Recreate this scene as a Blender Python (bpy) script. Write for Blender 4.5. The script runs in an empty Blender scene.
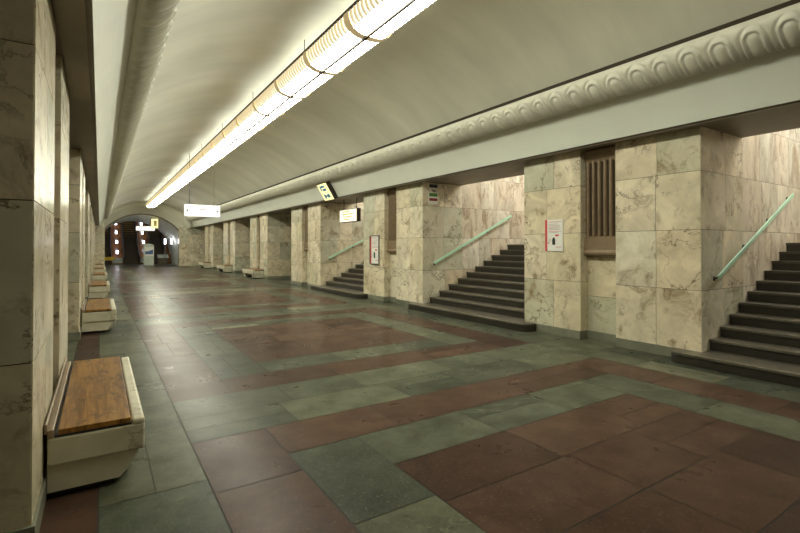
import bpy, bmesh, math, random
from mathutils import Vector
import numpy as np

SC = bpy.context.scene
COL = SC.collection
PI = math.pi

# ------------------------------------------------------------------ dimensions
P = 6.17                      # pier pitch along the hall
XR, XL = 6.55, -0.28          # pier faces
XC = 3.12                     # hall axis
HB = 3.08                     # underside of the beams
YE = 40.0                     # end wall
YB = -6.0                     # wall behind the viewer
PH = 1.485                    # pier half length
def pier_y(k): return 4.385 + P * k

# ------------------------------------------------------------------ materials
def new_mat(name):
    m = bpy.data.materials.new(name); m.use_nodes = True
    nt = m.node_tree; nt.nodes.clear()
    out = nt.nodes.new('ShaderNodeOutputMaterial')
    b = nt.nodes.new('ShaderNodeBsdfPrincipled')
    nt.links.new(b.outputs[0], out.inputs[0])
    return m, nt, b

def N(nt, t, **kw):
    n = nt.nodes.new(t)
    for k, v in kw.items():
        if k.startswith('i_'):
            n.inputs[k[2:]].default_value = v
        else:
            setattr(n, k, v)
    return n

def ramp(nt, stops, fac):
    r = nt.nodes.new('ShaderNodeValToRGB')
    e = r.color_ramp.elements
    while len(e) < len(stops): e.new(0.5)
    for el, (p, c) in zip(e, stops):
        el.position = p; el.color = (c[0], c[1], c[2], 1)
    nt.links.new(fac, r.inputs[0])
    return r.outputs[0]

def mixc(nt, mode, fac, a, b):
    m = nt.nodes.new('ShaderNodeMix'); m.data_type = 'RGBA'; m.blend_type = mode
    for sock, v in ((m.inputs[0], fac), (m.inputs[6], a), (m.inputs[7], b)):
        if isinstance(v, (int, float)): sock.default_value = v
        elif isinstance(v, tuple): sock.default_value = (v[0], v[1], v[2], 1)
        else: nt.links.new(v, sock)
    return m.outputs[2]

def slab_coords(nt, k=31.0):
    """object coordinates shifted per stone slab, so that no vein runs across a joint"""
    tc = N(nt, 'ShaderNodeTexCoord'); at = N(nt, 'ShaderNodeAttribute', attribute_name='rnd')
    ml = N(nt, 'ShaderNodeVectorMath', operation='MULTIPLY_ADD')
    cb = N(nt, 'ShaderNodeCombineXYZ')
    for i, q in enumerate((1.0, 1.7, 0.6)):
        mm = N(nt, 'ShaderNodeMath', operation='MULTIPLY'); mm.inputs[1].default_value = q * k
        nt.links.new(at.outputs['Fac'], mm.inputs[0]); nt.links.new(mm.outputs[0], cb.inputs[i])
    ml.inputs[1].default_value = (1, 1, 1)
    nt.links.new(tc.outputs['Object'], ml.inputs[0]); nt.links.new(cb.outputs[0], ml.inputs[2])
    return ml.outputs[0], at.outputs['Fac']

def noise(nt, vec, scale, detail=6, rough=0.6, dist=0.0, stretch=None):
    if stretch:
        mp = N(nt, 'ShaderNodeMapping'); mp.inputs['Scale'].default_value = stretch
        nt.links.new(vec, mp.inputs[0]); vec = mp.outputs[0]
    n = N(nt, 'ShaderNodeTexNoise'); n.inputs['Scale'].default_value = scale
    n.inputs['Detail'].default_value = detail; n.inputs['Roughness'].default_value = rough
    n.inputs['Distortion'].default_value = dist
    nt.links.new(vec, n.inputs['Vector'])
    return n.outputs['Fac']

def bump(nt, b, h, strength, dist=0.01):
    bp = N(nt, 'ShaderNodeBump'); bp.inputs['Strength'].default_value = strength
    bp.inputs['Distance'].default_value = dist
    nt.links.new(h, bp.inputs['Height']); nt.links.new(bp.outputs[0], b.inputs['Normal'])

def marble(name, tones, vein, stain, rough=0.28, veinpos=(0.485, 0.5, 0.515), stretch=None, stainlo=0.62):
    m, nt, b = new_mat(name)
    v, r = slab_coords(nt)
    base = ramp(nt, [(i / (len(tones) - 1), t) for i, t in enumerate(tones)], r)
    cloud = ramp(nt, [(0.3, (0.72, 0.70, 0.64)), (0.62, (1.08, 1.06, 1.02))], noise(nt, v, 1.6, 7, 0.62, 1.2, stretch))
    c = mixc(nt, 'MULTIPLY', 1.0, base, cloud)
    tan = ramp(nt, [(0.44, (0, 0, 0)), (0.70, (0.6, 0.6, 0.6))], noise(nt, v, 1.3, 8, 0.68, 0.5, stretch))
    c = mixc(nt, 'MIX', tan, c, tuple(q * 0.5 + w * 0.5 for q, w in zip(stain, tones[0])))
    vf = ramp(nt, [(veinpos[0], (0, 0, 0)), (veinpos[1], (0.9, 0.9, 0.9)), (veinpos[2], (0, 0, 0))], noise(nt, v, 1.5, 9, 0.66, 0.35, stretch))
    gate = ramp(nt, [(0.45, (0, 0, 0)), (0.6, (1, 1, 1))], noise(nt, v, 1.4, 3))
    vm = mixc(nt, 'MULTIPLY', 1.0, vf, gate)
    c = mixc(nt, 'MIX', vm, c, vein)
    st = ramp(nt, [(stainlo, (0, 0, 0)), (stainlo + 0.16, (0.9, 0.9, 0.9))], noise(nt, v, 2.6, 9, 0.72, 0.7, stretch))
    c = mixc(nt, 'MIX', st, c, stain)
    nt.links.new(c, b.inputs['Base Color'])
    b.inputs['Roughness'].default_value = rough
    b.inputs['Specular IOR Level'].default_value = 0.3
    return m

def granite(name, tones, speck, rough=0.3, speckle=0.5, cloudy=0.75, bumpy=0.05, veiny=0.55, spec=0.5):
    m, nt, b = new_mat(name)
    v, r = slab_coords(nt)
    base = ramp(nt, [(i / (len(tones) - 1), t) for i, t in enumerate(tones)], r)
    cl = ramp(nt, [(0.3, (cloudy,) * 3), (0.68, (1.2,) * 3)], noise(nt, v, 3.0, 8, 0.7, 0.15))
    c = mixc(nt, 'MULTIPLY', 1.0, base, cl)
    sp = ramp(nt, [(0.58, (0, 0, 0)), (0.70, (speckle,) * 3)], noise(nt, v, 60, 3, 0.75))
    c = mixc(nt, 'MIX', sp, c, speck)
    vf = ramp(nt, [(0.492, (0, 0, 0)), (0.5, (veiny,) * 3), (0.508, (0, 0, 0))], noise(nt, v, 0.8, 7, 0.6, 0.8))
    gt = ramp(nt, [(0.55, (0, 0, 0)), (0.64, (1, 1, 1))], noise(nt, v, 1.1, 2))
    c = mixc(nt, 'MIX', mixc(nt, 'MULTIPLY', 1.0, vf, gt), c, speck)
    nt.links.new(c, b.inputs['Base Color'])
    rr = N(nt, 'ShaderNodeMapRange'); rr.inputs['To Min'].default_value = rough - 0.07; rr.inputs['To Max'].default_value = rough + 0.13
    nt.links.new(noise(nt, v, 2.5, 5, 0.6), rr.inputs['Value']); nt.links.new(rr.outputs[0], b.inputs['Roughness'])
    b.inputs['Specular IOR Level'].default_value = spec
    bump(nt, b, noise(nt, v, 40, 3), bumpy, 0.004) if bumpy else None
    return m

def flat(name, c, rough=0.5, metal=0.0, var=0.12, sc=3.0, stretch=None):
    m, nt, b = new_mat(name)
    tc = N(nt, 'ShaderNodeTexCoord')
    k = ramp(nt, [(0.3, (1 - var,) * 3), (0.7, (1 + var,) * 3)], noise(nt, tc.outputs['Object'], sc, 6, 0.6, 0.0, stretch))
    nt.links.new(mixc(nt, 'MULTIPLY', 1.0, c, k), b.inputs['Base Color'])
    b.inputs['Roughness'].default_value = rough; b.inputs['Metallic'].default_value = metal
    return m

def glow(name, c, s, rough=0.4):
    m, nt, b = new_mat(name)
    b.inputs['Base Color'].default_value = (min(1, c[0] * .8), min(1, c[1] * .8), min(1, c[2] * .8), 1)
    b.inputs['Emission Color'].default_value = (*c, 1)
    b.inputs['Emission Strength'].default_value = s
    b.inputs['Roughness'].default_value = rough
    return m

M = {}
M['marble'] = marble('cream marble', [(0.80, 0.73, 0.57), (0.72, 0.65, 0.48), (0.56, 0.57, 0.45), (0.84, 0.79, 0.65), (0.76, 0.67, 0.50), (0.82, 0.76, 0.62)],
                     (0.11, 0.065, 0.028), (0.22, 0.14, 0.06), 0.24, stainlo=0.54)
M['stairmarble'] = marble('pale veined marble', [(0.76, 0.71, 0.60), (0.62, 0.54, 0.42), (0.80, 0.77, 0.68), (0.70, 0.62, 0.49), (0.64, 0.63, 0.54)],
                          (0.20, 0.12, 0.06), (0.28, 0.185, 0.10), 0.34, stretch=(1.5, 1.5, 0.55), stainlo=0.50)
M['benchmarble'] = marble('bench marble', [(0.60, 0.58, 0.47), (0.66, 0.63, 0.52)], (0.3, 0.25, 0.16), (0.40, 0.35, 0.24), 0.4, stainlo=0.62)
M['green'] = granite('green floor stone', [(0.076, 0.084, 0.060), (0.116, 0.122, 0.082), (0.050, 0.056, 0.042), (0.092, 0.098, 0.067), (0.160, 0.156, 0.102)], (0.28, 0.28, 0.18), 0.27, 0.32, 0.5, spec=0.05, veiny=0.35, bumpy=0.0)
M['maroon'] = granite('maroon floor granite', [(0.072, 0.041, 0.028), (0.060, 0.033, 0.023), (0.092, 0.053, 0.036), (0.046, 0.026, 0.019)], (0.20, 0.14, 0.105), 0.27, 0.4, 0.6, veiny=0.0, spec=0.05, bumpy=0.0)
M['tread'] = granite('top lit stair tread granite', [(0.085, 0.076, 0.056), (0.11, 0.097, 0.07), (0.13, 0.115, 0.084)], (0.22, 0.19, 0.13), 0.33, 0.5, 0.5, veiny=0.0)  # lighter copy of the stair granite, grazing light put into its colour
M['plinth'] = granite('grey green plinth stone', [(0.14, 0.15, 0.11), (0.22, 0.22, 0.16)], (0.3, 0.29, 0.2), 0.4, 0.4)
M['stair'] = granite('shaded stair riser granite', [(0.024, 0.02, 0.014), (0.036, 0.03, 0.022), (0.05, 0.042, 0.03)], (0.15, 0.13, 0.09), 0.36, 0.5, 0.5, veiny=0.0)  # darkened copy for the risers, their shade put into the colour
M['nosing'] = granite('worn stair edge', [(0.20, 0.165, 0.105), (0.23, 0.19, 0.115)], (0.36, 0.30, 0.17), 0.42, 0.7, 0.4, veiny=0.0)
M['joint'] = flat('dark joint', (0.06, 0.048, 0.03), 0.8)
M['floorjoint'] = flat('dark floor joint', (0.035, 0.032, 0.024), 0.7)
M['paint'] = flat('pale green white plaster', (0.76, 0.78, 0.69), 0.45, 0, 0.04, 1.2)
M['vault'] = flat('aged shade-banded plaster', (0.80, 0.79, 0.66), 0.36, 0, 0.17, 0.5, (0.35, 1.3, 0.35))  # stretched colour noise stands in for shade bands across the vault
M['cornice'] = flat('moulded plaster', (0.66, 0.65, 0.54), 0.45, 0, 0.08, 5)
M['soffit'] = flat('brown soffit surface', (0.22, 0.18, 0.125), 0.5, 0, 0.12, 2)  # darker brown than the beam face
M['bronze'] = flat('dark bronze', (0.25, 0.18, 0.11), 0.42, 0.2, 0.15, 6)
M['bronzedark'] = flat('bronze recess', (0.03, 0.023, 0.014), 0.7)
M['steel'] = flat('grey steel', (0.25, 0.25, 0.24), 0.35, 0.8)
M['black'] = flat('black paint', (0.02, 0.02, 0.018), 0.5)
M['wire'] = flat('dark cable', (0.05, 0.035, 0.03), 0.6)
M['fin'] = glow('lit ivory louvre', (1.0, 0.86, 0.56), 0.16)
M['band'] = glow('lit tan lamp hoop', (1.0, 0.78, 0.44), 0.13)
M['rail'] = flat('pale green rail paint', (0.45, 0.72, 0.52), 0.3)
M['paper'] = flat('white paper', (0.80, 0.79, 0.74), 0.5, 0, 0.03)
M['red'] = flat('red print', (0.60, 0.07, 0.06), 0.5, 0, 0.05)
M['ink'] = flat('grey print', (0.33, 0.31, 0.30), 0.6)
M['navy'] = flat('navy print', (0.02, 0.035, 0.06), 0.5)
M['greenprint'] = flat('green print', (0.06, 0.22, 0.03), 0.5)
M['darkred'] = flat('dark red print', (0.22, 0.02, 0.02), 0.5)
M['blue'] = flat('blue pictogram', (0.01, 0.22, 0.46), 0.4)
M['yellow'] = flat('yellow paint', (0.65, 0.42, 0.02), 0.45)
M['orange'] = flat('varnished orange wood', (0.26, 0.10, 0.028), 0.25, 0, 0.3, 4)
M['escalator'] = flat('brown escalator metal', (0.12, 0.09, 0.055), 0.4, 0.3)
M['escalatoredge'] = flat('pale step edge', (0.7, 0.48, 0.22), 0.4, 0.3)  # paler band on the upper part of each step front
M['handrail'] = flat('black rubber', (0.03, 0.03, 0.03), 0.45)
M['kiosk'] = flat('pale grey panel', (0.55, 0.60, 0.52), 0.35)
M['lampglow'] = glow('lit lamp diffuser', (0.98, 0.985, 0.82), 12.5)
M['lampside'] = glow('lit lamp side glass', (1.0, 0.94, 0.76), 0.62)
M['lamptop'] = glow('lit lamp top glass', (1.0, 1.0, 0.92), 0.55)
M['stairglow'] = glow('lit stair lamp', (1.0, 0.98, 0.93), 25.0)
M['signwhite'] = glow('lit white sign', (1.0, 1.0, 0.97), 0.36)
M['signcream'] = glow('lit cream sign', (1.0, 0.93, 0.68), 0.45)
M['signyellow'] = glow('lit yellow sign', (1.0, 0.86, 0.42), 0.5)
M['globe'] = glow('lit opal lamp', (0.92, 0.93, 1.0), 4.0)
M['poster'] = flat('blue screen print', (0.06, 0.12, 0.3), 0.4)
M['warmline'] = flat('ochre print', (0.62, 0.45, 0.14), 0.5)

def wood_mat():
    m, nt, b = new_mat('worn varnished wood')
    tc = N(nt, 'ShaderNodeTexCoord')
    v = tc.outputs['Object']
    g = noise(nt, v, 2.2, 8, 0.62, 1.0, (11, 0.8, 5))
    c = ramp(nt, [(0.30, (0.12, 0.052, 0.012)), (0.5, (0.25, 0.120, 0.028)), (0.7, (0.37, 0.195, 0.05))], g)
    w = ramp(nt, [(0.50, (0, 0, 0)), (0.62, (0.8, 0.8, 0.8))], noise(nt, v, 5.0, 9, 0.74, 1.0, (2.2, 0.7, 1)))
    c = mixc(nt, 'MIX', w, c, (0.055, 0.03, 0.012))
    nt.links.new(c, b.inputs['Base Color'])
    b.inputs['Roughness'].default_value = 0.36; b.inputs['Specular IOR Level'].default_value = 0.25
    bump(nt, b, g, 0.15, 0.004)
    return m
M['wood'] = wood_mat()

# ------------------------------------------------------------------ mesh helper
class MB:
    def __init__(s): s.v = []; s.f = []; s.m = []; s.r = []; s.mats = []
    def mi(s, m):
        if m not in s.mats: s.mats.append(m)
        return s.mats.index(m)
    def face(s, pts, m, r=0.5):
        i = len(s.v); s.v += [tuple(p) for p in pts]
        s.f.append(tuple(range(i, i + len(pts)))); s.m.append(s.mi(m)); s.r.append(r)
    def poly(s, vs, fs, m, r=0.5):
        i = len(s.v); s.v += [tuple(p) for p in vs]; k = s.mi(m)
        for f in fs:
            s.f.append(tuple(i + q for q in f)); s.m.append(k); s.r.append(r)
    def box(s, x0, x1, y0, y1, z0, z1, m, r=0.5):
        s.hexa([(x0, y0, z0), (x1, y0, z0), (x1, y1, z0), (x0, y1, z0), (x0, y0, z1), (x1, y0, z1), (x1, y1, z1), (x0, y1, z1)], m, r)
    def hexa(s, p, m, r=0.5):
        s.poly(p, [(0, 3, 2, 1), (4, 5, 6, 7), (0, 1, 5, 4), (1, 2, 6, 5), (2, 3, 7, 6), (3, 0, 4, 7)], m, r)
    def prism(s, prof, axis_fn, a, b, m, r=0.5):
        """closed profile (list of 2D) extruded from a to b through axis_fn(u, v, t)"""
        n = len(prof)
        vs = [axis_fn(u, v, a) for u, v in prof] + [axis_fn(u, v, b) for u, v in prof]
        fs = [(i, (i + 1) % n, n + (i + 1) % n, n + i) for i in range(n)]
        fs += [tuple(range(n - 1, -1, -1)), tuple(range(n, 2 * n))]
        s.poly(vs, fs, m, r)
    def tube(s, p, q, rad, m, n=10):
        p, q = Vector(p), Vector(q); d = (q - p).normalized()
        a = d.orthogonal().normalized(); b = d.cross(a)
        ring = [a * math.cos(2 * PI * i / n) * rad + b * math.sin(2 * PI * i / n) * rad for i in range(n)]
        vs = [p + o for o in ring] + [q + o for o in ring]
        fs = [(i, (i + 1) % n, n + (i + 1) % n, n + i) for i in range(n)] + [tuple(range(n - 1, -1, -1)), tuple(range(n, 2 * n))]
        s.poly(vs, fs, m)
    def slabs(s, o, u, v, n, W, rows, m, rng, col=0.75, gap=0.003, proud=0.006, splits=None):
        """stone slabs on a plane: backing in joint colour and one raised slab per cell; rows = z boundaries"""
        o, u, v, n = Vector(o), Vector(u), Vector(v), Vector(n)
        s.face([o + v * rows[0], o + u * W + v * rows[0], o + u * W + v * rows[-1], o + v * rows[-1]], M['joint'])
        for z0, z1 in zip(rows[:-1], rows[1:]):
            if splits is None:
                k = max(1, round(W / col + rng.uniform(-0.25, 0.25)))
                cs = [0] + [W * (i + rng.uniform(-0.16, 0.16)) / k for i in range(1, k)] + [W]
            else: cs = splits
            for a, b in zip(cs[:-1], cs[1:]):
                r = rng.random()
                P4 = [(a + gap * (a > 0), z0 + gap), (b - gap * (b < W), z0 + gap), (b - gap * (b < W), z1 - gap), (a + gap * (a > 0), z1 - gap)]
                lo = [o + u * x + v * z for x, z in P4]; hi = [p + n * proud for p in lo]
                s.poly(lo + hi, [(4, 5, 6, 7), (0, 1, 5, 4), (1, 2, 6, 5), (2, 3, 7, 6), (3, 0, 4, 7)], m, r)
    def build(s, name, parent=None, smooth=False, bevel=0, seg=2, recalc=True):
        me = bpy.data.meshes.new(name); me.from_pydata(s.v, [], s.f)
        for m in s.mats: me.materials.append(m)
        me.polygons.foreach_set('material_index', s.m)
        at = me.attributes.new('rnd', 'FLOAT', 'FACE'); at.data.foreach_set('value', s.r)
        if recalc:
            bm = bmesh.new(); bm.from_mesh(me)
            bmesh.ops.recalc_face_normals(bm, faces=bm.faces)
            bm.to_mesh(me); bm.free()
        if smooth: me.polygons.foreach_set('use_smooth', [True] * len(me.polygons))
        me.update()
        o = bpy.data.objects.new(name, me); COL.objects.link(o)
        if parent: o.parent = parent
        if bevel:
            md = o.modifiers.new('bevel', 'BEVEL'); md.width = bevel; md.segments = seg; md.limit_method = 'ANGLE'
        return o

def tag(o, label, cat, group=None, kind=None):
    if label: o['label'] = label
    if cat: o['category'] = cat
    if group: o['group'] = group
    if kind: o['kind'] = kind
    return o

def thing(name, label, cat, loc=(0, 0, 0), group=None):
    o = bpy.data.objects.new(name, None); COL.objects.link(o)
    o.location = loc; o.empty_display_size = 0.2
    return tag(o, label, cat, group)

def struct(o):
    o['kind'] = 'structure'; return o

def copy_tree(o, loc, label, group=None):
    """a thing, its parts and their sub-parts"""
    r = o.copy(); COL.objects.link(r); r.location = loc; r['label'] = label
    if group: r['group'] = group
    def down(a, b):
        for ch in list(a.children):
            if ch.name.startswith('__'): continue
            c = ch.copy(); COL.objects.link(c); c.parent = b
            down(ch, c)
    down(o, r)
    return r

ROWS = [0.13, 0.93, 1.73, 2.50, HB]
ORD = ['first', 'second', 'third', 'fourth', 'fifth', 'sixth', 'seventh']

# ------------------------------------------------------------------ floor
def floor():
    rng = random.Random(4)
    mb = MB(); g = 0.0042
    def tile(x0, x1, y0, y1, m):
        mb.face([(x0 + g, y0 + g, 0), (x1 - g, y0 + g, 0), (x1 - g, y1 - g, 0), (x0 + g, y1 - g, 0)], m, rng.random())
    def fill(x0, x1, y0, y1, m, w, l, along):
        """rows of width about w running along 'x' or 'y', slabs about l long"""
        A0, A1, B0, B1 = (x0, x1, y0, y1) if along == 'y' else (y0, y1, x0, x1)
        nr = max(1, round((A1 - A0) / w))
        for i in range(nr):
            a0 = A0 + (A1 - A0) * i / nr; a1 = A0 + (A1 - A0) * (i + 1) / nr
            n = max(1, round((B1 - B0) / l)); off = rng.uniform(-0.2, 0.2)
            cs = [B0] + [B0 + (B1 - B0) * (j + off + rng.uniform(-0.14, 0.14)) / n for j in range(1, n)] + [B1]
            for b0, b1 in zip(cs[:-1], cs[1:]):
                parts = [(a0, a1)]
                if rng.random() < 0.22 and a1 - a0 > 0.4:
                    am = a0 + (a1 - a0) * rng.choice((0.5, 0.42, 0.6)); parts = [(a0, am), (am, a1)]
                for q0, q1 in parts:
                    if along == 'y': tile(q0, q1, b0, b1, m)
                    else: tile(b0, b1, q0, q1, m)
    H1, H2, H3 = 2.53, 1.965, 1.41
    G, R = M['green'], M['maroon']
    for j in range(-1, 7):
        c = 1.3 + P * j
        # edge strips beside the walls
        ya, yb = c - H1, c - H1 + P
        ya = max(ya, YB); yb = min(yb, YE + 0.6)
        fill(XL, 0.0, ya, yb, R, 0.3, 1.0, 'y')
        fill(0.0, XC - H1, ya, yb, G, 0.6, 0.85, 'y')
        fill(XC + H1, XR, ya, yb, G, 0.5, 0.9, 'y')
        if c + H1 > YE + 0.6:
            pass
        t = min(c + H1, YE + 0.6)
        if c - H1 > YE + 0.6: continue
        # outer maroon frame
        fill(XC - H1, XC - H2, c - H1, t, R, 0.6, 1.0, 'y')
        fill(XC + H2, XC + H1, c - H1, t, R, 0.6, 1.0, 'y')
        fill(XC - H2, XC + H2, c - H1, c - H2, R, 0.6, 1.15, 'x')
        fill(XC - H2, XC + H2, c + H2, c + H1, R, 0.6, 1.15, 'x')
        # green frame
        fill(XC - H2, XC - H3, c - H2, c + H2, G, 0.6, 0.9, 'y')
        fill(XC + H3, XC + H2, c - H2, c + H2, G, 0.6, 0.9, 'y')
        fill(XC - H3, XC + H3, c - H2, c - H3, G, 0.6, 0.95, 'x')
        fill(XC - H3, XC + H3, c + H3, c + H2, G, 0.6, 0.95, 'x')
        # maroon square
        fill(XC - H3, XC + H3, c - H3, c + H3, R, 0.56, 1.1, 'x')
        # green rows between the squares
        if c + H1 < YE:
            fill(XC - H1, XC + H1, c + H1, c - H1 + P, G, 0.56, 0.95, 'x')
    # side passages and the escalator landing
    fill(-6.0, XL, YB, YE + 0.6, G, 0.95, 1.4, 'y')
    fill(XR, 13.0, YB, YE + 0.6, G, 0.95, 1.4, 'y')
    fill(-2.0, 9.0, YE + 0.6, 48.5, G, 0.8, 1.2, 'x')
    mb.face([(-6, YB, -0.003), (13, YB, -0.003), (13, 48.5, -0.003), (-6, 48.5, -0.003)], M['floorjoint'])
    struct(mb.build('floor'))
floor()

# ------------------------------------------------------------------ piers
def make_pier(side, k, label, depth, rows=ROWS):
    rng = random.Random(100 + k * 7 + (50 if side < 0 else 0))
    yc = pier_y(k); y0, y1 = yc - PH, yc + PH
    n0, n1 = yc - 0.31, yc + 0.31; nd = 0.19
    X = lambda a: (XR + a) if side > 0 else (XL - a)
    t = thing('marble_pier', label, 'pillar', (X(0.3), yc, 0), 'marble piers along the hall')
    off = Vector((-X(0.3), -yc, 0))
    mb = MB(); nx = Vector((-side, 0, 0)); sx = Vector((side, 0, 0)); ey = Vector((0, 1, 0)); ez = Vector((0, 0, 1))
    m = M['marble']
    mb.slabs((X(0), y0, 0), ey, ez, nx, n0 - y0, rows, m, rng, 0.62)
    mb.slabs((X(0), n1, 0), ey, ez, nx, y1 - n1, rows, m, rng, 0.62)
    mb.slabs((X(0), n0, 0), sx, ez, ey, nd, rows, m, rng, 0.6)
    mb.slabs((X(0), n1, 0), sx, ez, -ey, nd, rows, m, rng, 0.6)
    mb.slabs((X(0), y0, 0), sx, ez, -ey, depth, rows, m, rng, 0.62)
    mb.slabs((X(0), y1, 0), sx, ez, ey, depth, rows, m, rng, 0.62)
    mb.slabs((X(depth), y0, 0), ey, ez, sx, y1 - y0, rows, m, rng, 0.8)
    mb.v = [tuple(Vector(p) + off) for p in mb.v]
    mb.build('cladding', t)
    nb = MB()
    nb.slabs((X(nd), n0, 0), ey, ez, nx, n1 - n0, [0.13, 0.70, 1.34, 2.2, HB], m, rng, 0.7)
    nb.v = [tuple(Vector(p) + off) for p in nb.v]
    nb.build('niche_panel', t)
    pb = MB(); pr = 0.022
    def base(a0, a1, b0, b1, r):
        xs = sorted((X(a0), X(a1))); pb.box(xs[0], xs[1], b0, b1, 0.0, 0.135, M['plinth'], r)
    base(-pr, depth + pr, y0 - pr, n0 + 0.0, rng.random()); base(-pr, depth + pr, n1, y1 + pr, rng.random())
    base(nd - pr, depth, n0, n1, rng.random())
    pb.v = [tuple(Vector(p) + off) for p in pb.v]
    pb.build('plinth', t, bevel=0.004)
    return t

rp_labels = [
    'cream marble pier between the two nearest staircases, with the red edged paper notice',
    'cream marble pier with framed notice, between the middle and the farthest staircase',
    'cream marble pier just beyond the farthest staircase, before the row of benches starts',
    'cream marble pier behind the nearest of the three benches opposite, beyond the stairs',
    'cream marble pier behind the middle one of the three benches beyond the stairs',
    'cream marble pier behind the farthest of the three benches, closest to end wall opposite']
lp_labels = [
    'dark edged marble pier in the left foreground behind the nearest wooden bench',
    'marble pier behind the second bench from the foreground on the left side',
    'marble pier behind the third bench from the foreground on the left side',
    'marble pier behind the fourth bench from the foreground on the left side',
    'marble pier behind the fifth bench from the foreground on the left side',
    'farthest marble pier of the left side, behind the bench next to the end arch']
for k in range(6):
    make_pier(1, k, rp_labels[k], 1.25 if k < 2 else 2.0)
    make_pier(-1, k, lp_labels[k], 1.35)

# ------------------------------------------------------------------ bronze grilles in the niches
def make_grille(side, k, z0, label, simple=False):
    yc = pier_y(k)
    X = lambda a: (XR + a) if side > 0 else (XL - a)
    x0 = X(0.182)
    t = thing('bronze_grille', label, 'grille', (x0, yc, z0), 'bronze grilles in the pier niches')
    s = -side                                   # towards the hall
    top = HB - 0.03 - z0
    def bx(mb, a0, a1, b0, b1, c0, c1, m):
        xs = sorted((s * a0, s * a1)); mb.box(xs[0], xs[1], b0, b1, c0, c1, m)
    mb = MB(); bx(mb, 0.0, 0.012, -0.295, 0.295, 0.02, top - 0.02, M['bronzedark']); mb.build('back_plate', t)
    mb = MB()
    prof = [(0.0, top - 0.19), (0.05, top - 0.19), (0.075, top - 0.13), (0.075, top - 0.09), (0.10, top - 0.06), (0.10, top), (0.0, top)]
    mb.prism(prof, lambda u, v, q: (s * u, q, v), -0.303, 0.303, M['bronze']); mb.build('header', t)
    mb = MB()
    prof = [(0.0, 0.0), (0.085, 0.0), (0.11, 0.02), (0.115, 0.05), (0.095, 0.075), (0.09, 0.09), (0.09, 0.29), (0.05, 0.315), (0.0, 0.315)]
    mb.prism(prof, lambda u, v, q: (s * u, q, v), -0.303, 0.303, M['bronze']); mb.build('sill_panel', t)
    for i in range(6):
        y = -0.25 + 0.1 * i
        mb = MB()
        prof = [(-0.027, 0.012), (-0.027, 0.055), (-0.018, 0.078), (0, 0.088), (0.018, 0.078), (0.027, 0.055), (0.027, 0.012)]
        mb.prism(prof, lambda u, v, q: (s * v, y + u, q), 0.30, top - 0.17, M['bronze'])
        mb.build('bar', t)
    mb = MB()
    for yy in (-0.303, 0.285): bx(mb, 0.0, 0.05, yy, yy + 0.018, 0.315, top - 0.19, M['bronze'])
    mb.build('side_frame', t)
    return t
rg = ['dark bronze barred grille right of the red edged notice on nearest pier opposite',
      'dark bronze barred grille beside the framed notice between two staircases',
      'dark bronze barred grille in the pier just beyond the farthest staircase',
      'tall bronze grille behind the nearest bench across the hall',
      'tall bronze grille behind the middle bench across the hall',
      'tall bronze grille behind the farthest bench across the hall']
lg = ['tall brown grille strip above the nearest wooden bench on the left',
      'tall brown grille above the second bench of the left side',
      'tall brown grille above the third bench of the left side',
      'tall brown grille above the fourth bench of the left side',
      'tall brown grille above the fifth bench of the left side',
      'tall brown grille above the last bench of the left side']
for k in range(6):
    make_grille(1, k, 1.36 if k < 3 else 0.5, rg[k])
    make_grille(-1, k, 0.5, lg[k])

# ------------------------------------------------------------------ benches
def make_bench(side, label):
    """origin on the floor at the pier face; a grows towards the hall"""
    t = thing('marble_bench', label, 'bench', (0, 0, 0))
    s = -side
    def bx(mb, a0, a1, b0, b1, c0, c1, m, r=0.5):
        xs = sorted((s * a0, s * a1)); mb.box(xs[0], xs[1], b0, b1, c0, c1, m, r)
    L = 0.985
    mb = MB(); bx(mb, 0.026, 0.53, -L, L, 0.205, 0.375, M['benchmarble'], 0.2)
    bx(mb, 0.455, 0.53, -L, L, 0.36, 0.405, M['benchmarble'], 0.2); 
    mb.build('marble_slab', t, bevel=0.016, seg=3)
    tag(mb and t.children[0], 'pale marble slab', None)
    w = MB()
    bx(w, 0.078, 0.449, -L + 0.004, L - 0.004, 0.386, 0.418, M['wood'])
    wo = w.build('wooden_seat', t, bevel=0.004); tag(wo, 'worn brown plank seat', None)
    g = MB(); bx(g, 0.06, 0.452, -L + 0.004, L - 0.004, 0.373, 0.386, M['black']); g.build('gap_shade', t)  # black strip painted in as the shade of the gap under the seat
    r = MB(); bx(r, 0.026, 0.058, -L + 0.0, L, 0.372, 0.422, M['bronze'])
    bx(r, 0.012, 0.027, -L, L, 0.40, 0.46, M['bronze']); r.build('back_rail', t, bevel=0.006)
    for e in (-1, 1):
        sb = MB()
        yo = e * (L - 0.03); yi = e * (L - 0.36)
        # front outer corner cut away towards the floor
        top = [(0.026, yo), (0.50, yo), (0.50, yi), (0.026, yi)]
        bot = [(0.026, yo), (0.395, yo), (0.475, yo - e * 0.18), (0.475, yi), (0.026, yi)]
        vs = [(s * a, y, 0.045) for a, y in bot] + [(s * a, y, 0.207) for a, y in top]
        fs = [(0, 1, 2, 3, 4), (5, 6, 7, 8), (0, 1, 6, 5), (1, 2, 6), (2, 3, 7, 6), (3, 4, 8, 7), (4, 0, 5, 8)]
        ft = MB(); ys_ = sorted((yo - e * 0.05, yi)); bx(ft, 0.03, 0.36, ys_[0], ys_[1], 0.0, 0.05, M['black']); ft.build('foot', t)
        sb.poly(vs, fs, M['benchmarble'], 0.9)
        sb.build('support', t)
    return t
lb = ['nearest marble bench with worn wooden seat, in the left foreground',
      'second marble bench with wooden seat from the foreground along left wall',
      'third marble bench with wooden seat from the foreground along left wall',
      'fourth marble bench with wooden seat from the foreground along left wall',
      'fifth marble bench with wooden seat from the foreground along left wall',
      'last marble bench of the left wall, next to the end arch']
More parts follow.
